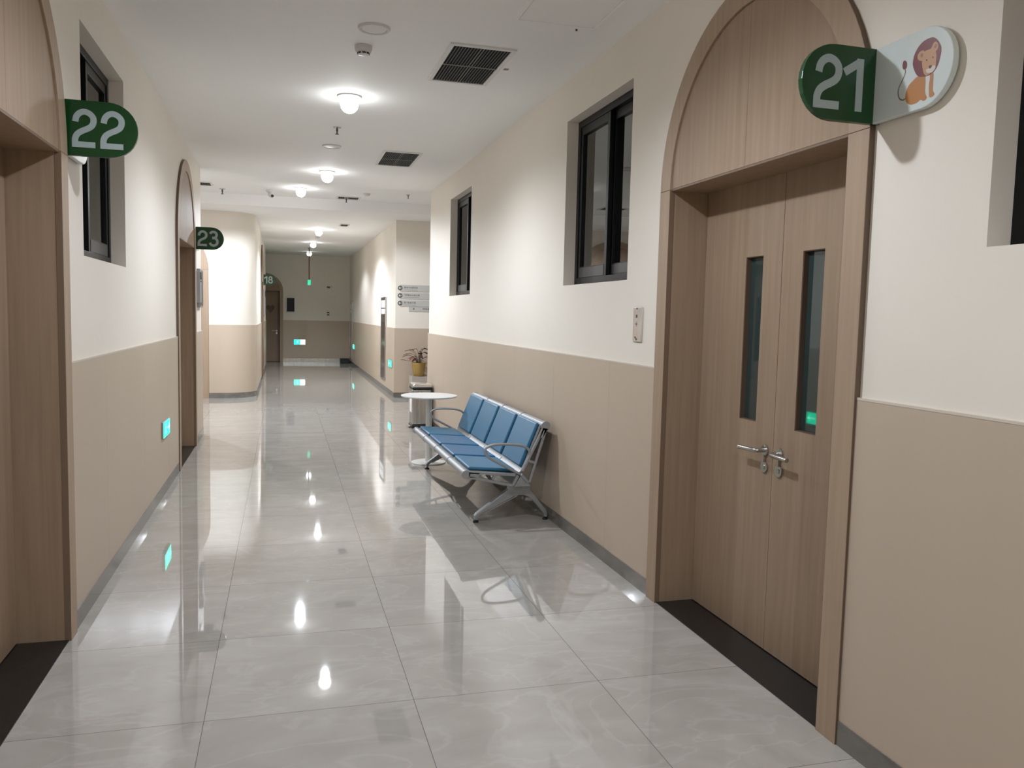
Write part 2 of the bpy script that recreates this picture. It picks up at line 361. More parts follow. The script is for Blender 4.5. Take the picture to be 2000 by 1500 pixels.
# end wall
YE = 24.3; DE = -.497; RE = .487; RI = .40
FE = frame((0, YE, 0), (1, 0, 0), (0, -1, 0))
we = wall('wall_end', FE, -6, XR+.3, [(DE-RI, DE+RI, 0, 2.02)], .26, label='dim wall closing the far end of the corridor')
wainscot(FE, [(-6, DE-RE), (DE+RE, XR)], [], we)
mb = MB(); lbox(mb, FE, DE+RE, XR-.01, PO, PO+.006, 0, .11); lbox(mb, FE, -6, DE-RE, PO, PO+.006, 0, .11)
tag(obj('baseboard_end', mb, 'steel'), 'shiny steel skirting at the foot of the end wall', 'baseboard', kind='structure')

# ------------------------------------------------------------------ doors
def arch(cu_, r, zc, n=28, z0=0.):
    return [(cu_-r, z0)] + [(cu_-r*math.cos(a), zc+r*math.sin(a)) for a in [PI*i/n for i in range(n+1)]] + [(cu_+r, z0)]
def make_door(name, F, c, label, ro=DO, ri=.665, sp=DH, double=True, depth=.19, handle=True, pane=True):
    loc = F(c, 0, 0)
    d = empty(name, loc, label, 'door', kind='structure')
    fn = lambda a, b, t: F(a, t, b)
    # casing: two jamb boards and an arched ring, a hair line between them
    mb = MB()
    for s in (-1, 1): lbox(mb, F, c+s*ri, c+s*ro, 0, .022, 0, sp-.0015)
    n = 36
    A = [(c-ro*math.cos(PI*i/n), sp+ro*math.sin(PI*i/n)) for i in range(n+1)]; B = [(c-ri*math.cos(PI*i/n), sp+ri*math.sin(PI*i/n)) for i in range(n+1)]
    mb.strip(A, B, fn, 0, .022); obj('arched_casing', mb, 'wood_lit', d, bevel=.0015)
    # thin dark return on the casing's outer side
    mb = MB(); Ao = arch(c, ro+.0012, sp); Ai = arch(c, ro-.0002, sp); mb.strip(Ao, Ai, fn, 0, .0205); obj('casing_edge', mb, 'woodedge', d)
    # arched panel above the opening, two halves
    mb = MB(); r = ri-.004
    for s in (-1, 1):
        pts = [(c+s*.0008, sp+.004), (c+s*r, sp+.004)] + [(c+s*r*math.cos(PI/2*i/18), sp+.004+r*math.sin(PI/2*i/18)*.997) for i in range(1, 18)] + [(c+s*.0008, sp+.004+r*.997)]
        mb.prism(pts, fn, 0, .012)
    obj('arch_panel', mb, 'wood', d, bevel=.001)
    mb = MB(); Ao = [(c-ri*math.cos(PI*i/n), sp+ri*math.sin(PI*i/n)) for i in range(n+1)]; Ai = [(c-(ri-.006)*math.cos(PI*i/n), sp+(ri-.006)*math.sin(PI*i/n)) for i in range(n+1)]
    mb.strip(Ao, Ai, fn, 0, .008); obj('shadow_gap', mb, 'woodedge', d)
    # lining of the opening
    mb = MB()
    for s in (-1, 1): lbox(mb, F, c+s*ri, c+s*(ri+.006), .0, -depth-.05, 0, sp)
    lbox(mb, F, c-ri, c+ri, .0115, -depth-.05, sp-.006, sp+.002); obj('jamb_lining', mb, 'wood', d)
    mb = MB()
    for s in (-1, 1): lbox(mb, F, c+s*(ri-.0015), c+s*ri, .021, -.004, 0, sp)
    lbox(mb, F, c-ri, c+ri, .0125, .0115, sp-.006, sp+.003); obj('edge_band', mb, 'woodedge2', d)
    mb = MB(); lbox(mb, F, c-ri, c+ri, .012, -depth-.05, .0005, .004); obj('threshold', mb, 'granite', d)['label'] = 'black granite threshold'
    sides = (-1, 1) if double else (1,)
    for s in sides:
        a, b = (c+s*.0015, c+s*(ri-.003)) if double else (c-ri+.003, c+ri-.003)
        a, b = min(a, b), max(a, b); mb = MB(); v0, v1 = -depth, -depth-.045
        if pane:
            h0, h1 = sorted((c+s*.145, c+s*.285))
            lbox(mb, F, a, h0, v0, v1, .008, sp-.003); lbox(mb, F, h1, b, v0, v1, .008, sp-.003)
            lbox(mb, F, h0, h1, v0, v1, .008, 1.003); lbox(mb, F, h0, h1, v0, v1, 1.745, sp-.003)
        else: lbox(mb, F, a, b, v0, v1, .008, sp-.003)
        lf = obj('door_leaf', mb, 'wood', d)
        if pane:
            g = MB(); lbox(g, F, h0, h1, v0-.026, v0-.034, 1.003, 1.745); obj('vision_panel', g, 'doorglass', lf)['label'] = 'tall narrow grey green glass pane'
            g = MB()
            for q0, q1, z0, z1 in ((h0, h0+.003, 1.003, 1.745), (h1-.003, h1, 1.003, 1.745), (h0, h1, 1.003, 1.006), (h0, h1, 1.742, 1.745)): lbox(g, F, q0, q1, v0-.003, v0-.03, z0, z1)
            obj('pane_bead', g, 'woodedge', lf)
        if handle:
            hu = c+s*.055 if double else c+ri-.09
            dr = s if double else -1
            h = MB(); FX = lambda u, v, z: F(u, v0+v, z)
            def disc(mb_, u, z, r, v_0, v_1, seg=20): mb_.prism([(u+r*math.cos(2*PI*i/seg), z+r*math.sin(2*PI*i/seg)) for i in range(seg)], lambda a, b_, t: FX(a, t, b_), v_0, v_1)
            disc(h, hu, .889, .025, 0, .009)
            path = [FX(hu, .008, .889), FX(hu, .038, .889), FX(hu+dr*.006, .050, .889), FX(hu+dr*.018, .056, .889), FX(hu+dr*.13, .056, .886)]
            h.tube(path, .0098, 14); ho = obj('lever_handle', h, 'steel', lf, smooth=True)
            k = MB(); disc(k, hu, .815, .025, 0, .008); disc(k, hu, .815, .011, .008, .012)
            obj('lock_cover', k, 'steel', lf, smooth=True)
            k = MB(); lbox(k, FX, hu-.004, hu+.004, .004, .012, .835, .868); obj('key_hook', k, 'steel', lf)
    return d
make_door('door_1', FR, D1, 'ash wood double door with arched head and two narrow glass slots under sign 21')
make_door('door_2', FL, D2, 'ash wood door in an arched frame at the left edge beside sign 22')
make_door('door_3', FL, D3, 'ash wood door in an arched frame further down the left wall beside sign 23')
make_door('door_4', FC, D4, 'arched ash wood door frame glimpsed behind the left corner beside the curved wall')
make_door('door_5', FFL, D5, 'arched doorway seen edge on in the far left wall under sign 18')
make_door('door_6', FE, DE, 'dark single door with a small arch in the end wall', ro=RE, ri=RI, sp=2.02, double=False, pane=False)
# small heart shaped notice on the end door
mb = MB(); pts = [(DE+.02+.115*math.sin(a)**3*1.0, 1.52+.0085*(13*math.cos(a)-5*math.cos(2*a)-2*math.cos(3*a)-math.cos(4*a))) for a in [2*PI*i/28 for i in range(28)]]
mb.prism([(p[0]+.12, p[1]) for p in pts], lambda a, b, t: FE(a, t, b), -.19, -.183)
tag(obj('door_notice', mb, 'woodedge', origin=FE(DE+.1, -.18, 1.52)), 'small dark heart shaped notice on the end door', 'notice')

# ------------------------------------------------------------------ windows
def make_window(name, F, u0, u1, label, z0=WZ0, z1=WZ1):
    w = empty(name, F((u0+u1)/2, 0, z0), label, 'window', kind='structure')
    v = -.08; t = .045
    mb = MB()
    for a, b, c_, d_ in ((u0, u0+t, z0, z1), (u1-t, u1, z0, z1), (u0+t, u1-t, z0, z0+.05), (u0+t, u1-t, z1-t, z1)): lbox(mb, F, a, b, v, v-.11, c_, d_)
    # middle tracks
    lbox(mb, F, u0+t, u1-t, v-.0345, v-.0375, z0+.05, z0+.062); lbox(mb, F, u0+t, u1-t, v-.0345, v-.0375, z1-t-.012, z1-t)
    obj('window_frame', mb, 'black', w, bevel=.002)
    mid = (u0+u1)/2
    for k, (a, b, vv) in enumerate(((mid-.012, u1-t, v-.006), (u0+t, mid+.012, v-.038))):
        s = MB(); q = .038
        for p0, p1, c_, d_ in ((a, a+q, z0+.05, z1-t), (b-q, b, z0+.05, z1-t), (a+q, b-q, z0+.05, z0+.125), (a+q, b-q, z1-t-.055, z1-t)): lbox(s, F, p0, p1, vv, vv-.028, c_, d_)
        so = obj('sliding_sash', s, 'black', w, bevel=.002)
        g = MB(); lbox(g, F, a+q, b-q, vv-.016, vv-.021, z0+.125, z1-t-.055); obj('window_pane', g, 'glass', so)
        s = MB(); lbox(s, F, a+q, b-q, vv+.002, vv-.002, z0+.055, z0+.118); obj('sash_rail', s, 'grey_al', so)
    return w
make_window('window_1', FR, *RW[0], 'black sliding window high on the right wall between the arched door and the bench')
make_window('window_2', FR, *RW[1], 'black sliding window at the far end of the right wall, past the bench')
make_window('window_3', FR, *RW[2], 'black window cut off by the right edge of the view')
make_window('window_4', FL, *LW, 'black sliding window high on the left wall behind sign 22', z0=WZ0+.02)

# ------------------------------------------------------------------ numbered door signs
DIG = {'2': [(catmull([(.09, .66), (.12, .79), (.20, .885), (.31, .925), (.43, .885), (.515, .79), (.525, .67), (.48, .565), (.38, .49), (.25, .425), (.14, .345), (.085, .24), (.075, .13), (.075, .002)], 6), False), ([(.012, .074), (.56, .074)], False)],
       '1': [([(.06, .70), (.385, .905)], False), ([(.40, .975), (.40, .0)], False)],
       '3': [(catmull([(.10, .80), (.17, .885), (.29, .925), (.42, .885), (.485, .78), (.46, .64), (.37, .56), (.22, .54)], 6), False), (catmull([(.22, .535), (.38, .525), (.49, .45), (.53, .32), (.50, .18), (.40, .095), (.28, .07), (.15, .12), (.085, .235)], 6), False)],
       '8': [([(.31+.19*math.cos(2*PI*i/32), .725+.195*math.sin(2*PI*i/32)) for i in range(32)], True), ([(.31+.235*math.cos(2*PI*i/32), .30+.225*math.sin(2*PI*i/32)) for i in range(32)], True)]}
LION = {
    'mane': [(0.24,0.079),(0.253,0.071),(0.264,0.059),(0.273,0.044),(0.275,0.029),(0.272,0.013),(0.266,-0.005),(0.254,-0.02),(0.238,-0.027),(0.221,-0.027),(0.203,-0.024),(0.189,-0.018),(0.177,-0.004),(0.166,0.018),(0.165,0.033),(0.169,0.049),(0.176,0.06),(0.186,0.07),(0.201,0.078),(0.22,0.081)],
    'face': [(0.21,0.047),(0.227,0.048),(0.238,0.048),(0.249,0.042),(0.256,0.032),(0.259,0.019),(0.258,0.006),(0.258,-0.007),(0.252,-0.017),(0.242,-0.022),(0.231,-0.025),(0.221,-0.025),(0.212,-0.015),(0.207,-0.001),(0.203,0.016),(0.203,0.035)],
    'ear': [(0.208,0.05),(0.197,0.053),(0.188,0.05),(0.183,0.044),(0.185,0.032),(0.195,0.025),(0.206,0.023),(0.214,0.033)],
    'ear2': [(0.236,0.046),(0.24,0.055),(0.245,0.062),(0.253,0.063),(0.261,0.055),(0.263,0.045),(0.26,0.038),(0.252,0.036)],
    'inner': [(0.203,0.044),(0.197,0.045),(0.194,0.041),(0.197,0.035),(0.203,0.033),(0.205,0.039)],
    'inner2': [(0.255,0.056),(0.25,0.055),(0.247,0.05),(0.25,0.045),(0.256,0.045),(0.258,0.051)],
    'muzzle': [(0.221,-0.008),(0.23,-0.007),(0.236,-0.008),(0.245,-0.004),(0.254,-0.005),(0.258,-0.012),(0.252,-0.019),(0.244,-0.022),(0.233,-0.021),(0.224,-0.017)],
    'nose': [(0.231,-0.001),(0.237,0.0),(0.243,-0.002),(0.242,-0.006),(0.238,-0.009),(0.233,-0.007)],
    'eye': [(0.219,0.022),(0.223,0.021),(0.224,0.018),(0.222,0.016),(0.219,0.019)],
    'eye2': [(0.243,0.023),(0.247,0.022),(0.248,0.02),(0.246,0.018),(0.243,0.02)],
    'body': [(0.187,-0.019),(0.203,-0.024),(0.221,-0.025),(0.221,-0.049),(0.222,-0.071),(0.226,-0.083),(0.23,-0.09),(0.225,-0.096),(0.216,-0.097),(0.205,-0.091),(0.192,-0.096),(0.178,-0.097),(0.165,-0.096),(0.15,-0.087),(0.143,-0.077),(0.141,-0.064),(0.144,-0.05),(0.153,-0.036),(0.17,-0.026)],
    'leg': [(0.238,-0.025),(0.249,-0.024),(0.251,-0.044),(0.251,-0.063),(0.252,-0.076),(0.258,-0.085),(0.258,-0.09),(0.252,-0.093),(0.243,-0.093),(0.239,-0.085),(0.236,-0.056),(0.238,-0.041)],
    'chest': [(0.221,-0.027),(0.234,-0.026),(0.238,-0.025),(0.237,-0.041),(0.236,-0.056),(0.237,-0.08),(0.237,-0.092),(0.231,-0.09),(0.225,-0.077),(0.223,-0.053)],
    'tuft': [(0.127,0.045),(0.136,0.04),(0.14,0.031),(0.139,0.021),(0.133,0.017),(0.125,0.02),(0.121,0.029),(0.122,0.04)],
    'tail': [(0.143,-0.071),(0.135,-0.074),(0.127,-0.073),(0.117,-0.067),(0.111,-0.057),(0.108,-0.043),(0.111,-0.032),(0.118,-0.021),(0.126,-0.01),(0.132,0.0),(0.135,0.009),(0.133,0.017)]}
def pill(l, h=.1175, n=16):   # straight at s=0, round at s=l
    return [(0, -h), (l-h, -h)] + [(l-h+h*math.sin(PI*i/n), -h*math.cos(PI*i/n)) for i in range(1, n)] + [(l-h, h), (0, h)]
def make_sign(xw, nx, y, away, txt, label, x0, hgt, starts, lion=False, zc=2.213):
    """xw: plaster face x, nx: direction into the corridor, away: +1/-1 direction of the wall plate along y"""
    sg = empty('door_number_sign', (xw, y, zc), label, 'sign', 'numbered green door signs')
    L = .297
    mb = MB().prism(pill(L), lambda a, b, t: (xw+nx*a, y+t, zc+b), 0, .022)
    g = obj('number_plate', mb, 'green', sg, bevel=.0025, bseg=3); g['label'] = 'dark green plate standing out from the wall, reading ' + txt
    dm = MB()
    for ch, sx in zip(txt, starts):
        for k, (pts, cl) in enumerate(DIG[ch]): stroke(dm, [(sx+a*hgt, zc-hgt/2+b*hgt) for a, b in pts], .15*hgt, lambda a, b, t: (a, y-t, b), -.001-.0005*k, .0014+.0004*k, cl)
    obj('number', dm, 'digit', g)['label'] = 'pale grey number ' + txt
    mb = MB().prism(pill(.335), lambda a, b, t: (xw-(-nx)*t, y+.011+away*a if away > 0 else y+.011+away*a, zc+b), .008, .028)
    wp = obj('wall_plate', mb, 'white_ac', sg, bevel=.003, bseg=3); wp['label'] = 'white rounded plate lying flat on the wall'
    mb = MB(); mb.prism([(a*.9, b*.8) for a, b in pill(.33)], lambda a, b, t: (xw+nx*t, y+.011+away*(a+.012), zc+b), 0, .008); obj('spacer', mb, 'white_ac', sg)
    if lion:
        order = [('tail', 'tail', 0), ('tuft', 'mane', 1), ('body', 'body', 1), ('chest', 'chest', 2), ('leg', 'body', 3), ('mane', 'mane', 4), ('ear', 'face', 5), ('ear2', 'face', 5), ('face', 'face', 6), ('inner', 'inner', 7), ('inner2', 'inner', 7), ('muzzle', 'muzzle', 7), ('nose', 'nose', 8), ('eye', 'nose', 7), ('eye2', 'nose', 7)]
        names = {'tail': 'printed_tail', 'tuft': 'printed_tail_tuft', 'body': 'printed_body', 'chest': 'printed_chest', 'leg': 'printed_leg', 'mane': 'printed_mane', 'ear': 'printed_ear', 'ear2': 'printed_ear', 'face': 'printed_face', 'inner': 'printed_inner_ear', 'inner2': 'printed_inner_ear', 'muzzle': 'printed_muzzle', 'nose': 'printed_nose', 'eye': 'printed_eye', 'eye2': 'printed_eye'}
        fn = lambda a, b, t: (xw+nx*t, y+away*a, zc+b)
        for k, m, lv in order:
            t0 = .028; t1 = .0283+.00012*lv; mb = MB()
            if k == 'tail': stroke(mb, catmull(LION[k], 4), .0034, fn, t0, t1)
            else: mb.prism(catmull(LION[k], 4, True), fn, t0, t1)
            obj(names[k], mb, 'l_'+m, wp)
    return sg
make_sign(XR+PO, -1, 2.295, -1, '21', 'green and white sign 21 with a printed lion beside the nearest arched door', 0, .168, [1.604, 1.704], lion=True)
make_sign(XL-PO, 1, 3.965, 1, '22', 'green sign 22 standing out from the left wall beside the nearest left door', 0, .163, [-.874, -.763], zc=2.214)
make_sign(XL-PO, 1, 9.33, 1, '23', 'green sign 23 standing out beside the second arched door on the left', 0, .168, [-.876, -.766], zc=2.20)
make_sign(XB-PO, 1, 19.5, 1, '18', 'small distant green sign 18 on the far left corridor wall', 0, .165, [-.43, -.335], zc=2.15)

# ------------------------------------------------------------------ waiting bench
BY0, BY1 = 5.44, 7.60
bench = empty('waiting_bench', (1.56, (BY0+BY1)/2, 0), 'four seat steel waiting bench with blue pads against the right wall', 'bench')
nS = 4; SW = (BY1-BY0)/nS
xz = lambda y: (lambda a, b, t: (a, y+t, b))
def lerp(a, b, t): return tuple(p+(q-p)*t for p, q in zip(a, b))
FT, JN, BT = (1.208, .362), (1.585, .352), (1.772, .690)    # front tube, seat/back junction, top tube
for i in range(nS):
    ya, yb = BY0+i*SW+.006, BY0+(i+1)*SW-.006
    # perforated shell: seat tray, back tray with rolled front and top tubes
    mb = MB()
    mb.tube([(FT[0], ya, FT[1]), (FT[0], yb, FT[1])], .027, 20); mb.tube([(BT[0], ya, BT[1]), (BT[0], yb, BT[1])], .029, 20)
    prof = catmull([(1.215, .383), (1.33, .376), (1.45, .364), (1.545, .356), (1.590, .362), (1.616, .395), (1.652, .478), (1.695, .585), (1.745, .708)], 4)
    mb.tube  # profile sheet, 9 mm thick
    A = []; B = []
    for k, p in enumerate(prof):
        q = prof[min(k+1, len(prof)-1)]; o_ = prof[max(k-1, 0)]; dx, dz = q[0]-o_[0], q[1]-o_[1]; l = math.hypot(dx, dz)
        A.append((p[0]-dz/l*.0, p[1]+dx/l*.0)); B.append((p[0]+dz/l*.009, p[1]-dx/l*.009))
    mb.strip(A, B, xz(0), ya, yb); sh = obj('seat_shell', mb, 'silver_light', bench, smooth=True)
    # pads
    def pad(p0, p1, th, inset, m, nm):
        d = Vector((p1[0]-p0[0], p1[1]-p0[1])); d.normalize(); n_ = Vector((-d.y, d.x))
        poly = [p0, p1, (p1[0]+n_.x*th, p1[1]+n_.y*th), (p0[0]+n_.x*th, p0[1]+n_.y*th)]
        mb_ = MB().prism(poly, xz(0), ya+inset, yb-inset); return obj(nm, mb_, m, bench, smooth=True, bevel=.011, bseg=4)
    pad((1.232, .384), (1.566, .359), .024, .022, 'blue2' if i in (1, 2) else 'blue', 'seat_pad')
    pad((1.619, .392), (1.742, .700), .026, .024, 'blue', 'back_pad')
for i in range(nS+1):     # dark joint rings between the shells
    y = BY0+i*SW
    for c_ in (FT, BT): obj('joint_ring', MB().lathe([(.019, -.0055), (.0285, -.0055), (.0285, .0055), (.019, .0055)], (c_[0], y, c_[1]), 'y', 20), 'grey_al', bench, smooth=True)
def bar(mb, p, q, w0, w1, y0, y1):
    d = Vector((q[0]-p[0], q[1]-p[1])).normalized(); n_ = Vector((-d.y, d.x))
    mb.prism([(p[0]+n_.x*w0, p[1]+n_.y*w0), (q[0]+n_.x*w1, q[1]+n_.y*w1), (q[0]-n_.x*w1, q[1]-n_.y*w1), (p[0]-n_.x*w0, p[1]-n_.y*w0)], xz(0), y0, y1)
for i in range(nS+1):     # cast arms carrying seat and back
    y = BY0+i*SW; y0, y1 = y-.011, y+.011; mb = MB()
    if i in (0, nS): y0, y1 = (y-.020, y+.004) if i == 0 else (y-.004, y+.020)
    for c_, r in ((FT, .031), (BT, .034)): mb.lathe([(.018, y0), (r, y0), (r, y1), (.018, y1)], (c_[0], 0, c_[1]), 'y', 24)
    if i in (0, nS):
        for c_ in (FT, BT): obj('tube_plug', MB().lathe([(.0185, y0+.004), (.0185, y1-.004)], (c_[0], 0, c_[1]), 'y', 20), 'grey_al', bench)
    # seat arm: triangular truss with two openings
    bar(mb, (1.225, .374), (1.560, .348), .009, .010, y0, y1)
    bar(mb, (1.232, .342), (1.545, .274), .010, .009, y0, y1)
    bar(mb, (1.578, .345), (1.545, .274), .010, .010, y0, y1)
    bar(mb, (1.412, .352), (1.396, .318), .008, .008, y0, y1)
    mb.prism([(1.225, .380), (1.305, .372), (1.300, .334), (1.225, .338)], xz(0), y0, y1)
    # back arm
    bar(mb, (1.612, .372), (1.757, .672), .008, .010, y0, y1)
    bar(mb, (1.662, .292), (1.775, .668), .009, .010, y0, y1)
    bar(mb, (1.600, .352), (1.655, .292), .010, .010, y0, y1)
    bar(mb, (1.655, .444), (1.700, .430), .009, .009, y0, y1)
    mb.prism([(1.725, .606), (1.752, .606), (1.795, .672), (1.750, .680)], xz(0), y0, y1)
    obj('side_arm', mb, 'silver', bench, bevel=.003)
mb = MB().prism([(1.555, .262), (1.675, .262), (1.632, .335), (1.598, .335)], xz(0), BY0-.01, BY1+.01); obj('beam', mb, 'silver', bench, bevel=.003)
LEG = [(1.534, .262), (1.690, .262), (1.697, .222), (1.815, .075), (1.826, .050), (1.826, .020), (1.806, .020), (1.803, .043), (1.715, .145), (1.682, .172), (1.645, .186), (1.603, .187), (1.572, .178),
       (1.52, .150), (1.336, .058), (1.318, .040), (1.316, .020), (1.292, .020), (1.292, .050), (1.306, .068), (1.53, .232)]
for yl in (5.52, 7.555):
    mb = MB().prism(LEG, xz(0), yl-.024, yl+.024); lg = obj('leg', mb, 'silver', bench, bevel=.006, bseg=3)
    rb = MB(); bar(rb, (1.325, .060), (1.545, .222), .003, .004, yl-.0255, yl-.024); bar(rb, (1.345, .062), (1.60, .186), .003, .003, yl-.0255, yl-.024); obj('leg_rib', rb, 'silver_light', lg)
    for fx in (1.304, 1.816):
        f_ = MB().lathe([(.008, .022), (.008, .014), (.018, .012), (.021, .004), (.020, .0), ], (fx, yl, 0), 'z', 20); obj('foot', f_, 'rubber', lg, smooth=True)
ARM = catmull([(1.592, .352), (1.50, .402), (1.432, .438), (1.375, .470), (1.345, .502), (1.344, .536), (1.378, .557), (1.44, .565), (1.53, .562), (1.605, .552), (1.65, .527), (1.662, .490), (1.648, .455), (1.606, .372)], 5)
for y in (BY0-.006, BY1+.006):
    mb = MB().tube([(p[0], y, p[1]) for p in ARM], .0095, 10, updir=(0, 1, 0)); obj('armrest', mb, 'silver_light', bench, smooth=True)

# ------------------------------------------------------------------ round table
TX, TY = 1.372, 7.885
tb = empty('round_side_table', (TX, TY, 0), 'small round white pedestal table between the bench and the bin', 'table')
mb = MB().lathe([(.02, .650), (.262, .650), (.272, .655), (.275, .660), (.272, .666), (.02, .668)], (TX, TY, 0), 'z', 64); obj('table_top', mb, 'tabletop', tb, smooth=True)
mb = MB().lathe([(.030, .012), (.030, .650)], (TX, TY, 0), 'z', 28); obj('table_column', mb, 'table_leg', tb, smooth=True)
mb = MB().lathe([(.168, 0), (.170, .004), (.166, .010), (.04, .014)], (TX, TY, 0), 'z', 48); obj('table_base', mb, 'table_leg', tb, smooth=True)

# ------------------------------------------------------------------ pedal bin
bn = empty('pedal_bin', (1.70, 10.42, 0), 'stainless steel pedal bin with black base and lid rim in front of the wall corner', 'bin')
bx0, bx1, by0, by1 = 1.575, 1.822, 10.28, 10.55
mb = MB().box((bx0, by0, .045), (bx1, by1, .50)); obj('bin_body', mb, 'steel', bn, smooth=True, bevel=.022, bseg=4)
mb = MB().box((bx0-.006, by0-.006, 0), (bx1+.006, by1+.006, .048)); obj('bin_base', mb, 'rubber', bn, bevel=.012)
mb = MB().box((bx0-.004, by0-.004, .498), (bx1+.008, by1+.004, .525)); obj('lid_rim', mb, 'rubber', bn, bevel=.008)
mb = MB().prism([(bx0-.004, .524), (bx1, .524), (bx1, .562), (bx1-.02, .572), (bx0+.03, .572), (bx0+.006, .556)], lambda a, b, t: (a, t, b), by0-.004, by1+.004); obj('bin_lid', mb, 'chrome', bn, smooth=True, bevel=.01, bseg=3)
mb = MB().box((bx0-.05, 10.37, .018), (bx0+.01, 10.46, .030)); obj('pedal', mb, 'chrome', bn, bevel=.003)
mb = MB().box((bx0-.0012, 10.33, .20), (bx0, 10.50, .44)); obj('paper_label', mb, 'paper', bn)['label'] = 'white paper label on the bin front'

# ------------------------------------------------------------------ plant pot on its plinth
pb = MB().box((2.09, 13.72, 0), (2.44, 14.10, .398)); tag(obj('plinth', pb, 'ledge', origin=(2.26, 13.9, 0), bevel=.004), 'low pale box plinth under the gold plant pot', 'plinth')
PX, PY, PZ = 2.225, 13.86, .4
pot = empty('potted_plant', (PX, PY, PZ), 'plant with dark red leaves in a shiny gold pot behind the right corner', 'plant')
mb = MB().lathe([(.088, .0), (.092, .004), (.122, .222), (.124, .23), (.116, .23), (.112, .21)], (PX, PY, PZ), 'z', 40); obj('pot', mb, 'gold', pot, smooth=True)
mb = MB().lathe([(.111, .200), (.111, .206)], (PX, PY, PZ), 'z', 30); obj('soil', mb, 'soil', pot)
rnd = random.Random(11); lv = []
for k in range(22):
    a = rnd.uniform(0, 2*PI); rr = rnd.uniform(.05, .235); rr = min(rr, (14.10-PY) if math.sin(a) < .4 else .12); hh = .28+rnd.uniform(0, .21)*(1-.3*rr/.23)+(.02 if rr < .12 else 0); hh = min(hh, .475) if rr < .2 else rnd.uniform(.25, .42)
    lv.append((a, rr, hh))
sm = MB()
for a, rr, hh in lv:
    e_ = (PX+rr*math.cos(a), PY+rr*math.sin(a), PZ+hh); s_ = (PX+.03*math.cos(a), PY+.03*math.sin(a), PZ+.2)
    mdl = (PX+rr*.45*math.cos(a), PY+rr*.45*math.sin(a), PZ+.2+(hh-.2)*.75); sm.tube(catmull([s_, mdl, e_], 4), .0028, 6)
obj('stems', sm, 'stem', pot, smooth=True)
for k, (a, rr, hh) in enumerate(lv):
    mb = MB(); c_ = Vector((PX+rr*math.cos(a), PY+rr*math.sin(a), PZ+hh)); yaw = a+rnd.uniform(-.7, .7)
    dv = Vector((math.cos(yaw), math.sin(yaw), rnd.uniform(-.35, .25))).normalized(); sd = dv.cross(Vector((0, 0, 1))).normalized(); nn = sd.cross(dv)
    L0 = rnd.uniform(.10, .15); W0 = L0*.46
    prof = [(0, .05), (.2, .75), (.45, 1), (.7, .72), (.9, .28), (1, .02)]
    for t, w_ in prof:
        p = c_ + dv*(t*L0-.01) - Vector((0, 0, 1))*(t*t*.02)
        for s_ in (-1, 0, 1): mb.v.append(tuple(p + sd*(s_*w_*W0*.5) + nn*(abs(s_)*.006+.0006)))
    nb = len(mb.v)
    for t, w_ in prof:
        p = c_ + dv*(t*L0-.01) - Vector((0, 0, 1))*(t*t*.02)
        for s_ in (-1, 0, 1): mb.v.append(tuple(p + sd*(s_*w_*W0*.5) + nn*(abs(s_)*.006-.0006)))
    for i in range(5):
        for j in range(2): q = i*3+j; mb.f += [(q, q+1, q+4, q+3), (nb+q, nb+q+3, nb+q+4, nb+q+1)]
        for j in (0, 2): q = i*3+j; mb.f.append((q, q+3, nb+q+3, nb+q))
    obj('leaf', mb, 'leaf2' if k % 9 == 0 else 'leaf', pot, smooth=True)

# ------------------------------------------------------------------ exit signs near the floor
def man_shapes(mb, fn, cu_, cz, h, t0, t1):
    """simple running figure and door outline"""
    st = lambda pts, w_: stroke(mb, [(cu_+a*h, cz+b*h) for a, b in pts], w_*h, fn, t0, t1)
    mb.prism([(cu_+(.02+.09*math.cos(2*PI*i/14))*h, cz+(.36+.09*math.sin(2*PI*i/14))*h) for i in range(14)], fn, t0, t1)
    st([(0, .24), (-.05, -.02)], .16); st([(-.05, -.02), (.12, -.16), (.06, -.40)], .10); st([(-.05, -.04), (-.17, -.22), (-.33, -.26)], .10)
    st([(.0, .22), (.16, .10), (.26, .16)], .075); st([(0, .22), (-.18, .16), (-.22, .0)], .075)
def exit_sign(F, u0, u1, z0, z1, label, man_first=True, split=False):
    c = ((u0+u1)/2, (z0+z1)/2); e = empty('exit_sign', F(c[0], PO, c[1]), label, 'exit sign', 'low green emergency exit signs')
    fn = lambda a, b, t: F(a, t, b)
    mb = MB(); lbox(mb, F, u0, u1, PO, PO+.016, z0, z1); obj('sign_frame', mb, 'steel', e, bevel=.002)
    q = .007; mb = MB(); lbox(mb, F, u0+q, u1-q, PO+.0155, PO+.0175, z0+q, z1-q); obj('sign_face', mb, 'glow_g' if not split else 'glow_w', e)
    mb = MB(); h = (z1-z0)
    if split: lbox(mb, F, u0+q, (u0+u1)/2+.02, PO+.0175, PO+.018, z0+q, z1-q); obj('green_half', mb, 'glow_g', e); mb = MB()
    man_shapes(mb, fn, u0+(u1-u0)*.34, c[1], h*.8, PO+.018, PO+.0185); obj('running_figure', mb, 'glow_f', e); mb = MB()
    a0 = u0+(u1-u0)*.62; a1 = u1-.03
    stroke(mb, [(a0, c[1]), (a1, c[1])], h*.12, fn, PO+.018, PO+.0185)
    stroke(mb, [(a1-h*.22, c[1]+h*.22), (a1, c[1]), (a1-h*.22, c[1]-h*.22)], h*.12, fn, PO+.018, PO+.0185)
    obj('arrow', mb, 'glow_f', e)
    return e
exit_sign(FL, 6.68, 7.03, .452, .580, 'glowing green exit sign low on the left wall before the second door')
exit_sign(FFR, 14.44, 14.82, .50, .63, 'green exit sign low on the far right wall beside the tall glass cabinet')
exit_sign(FFR, 22.3, 22.75, .47, .60, 'tiny green exit sign low on the far right wall near the corridor end')
exit_sign(FE, .285, .605, .505, .655, 'bright green and white exit sign low on the end wall', split=True)
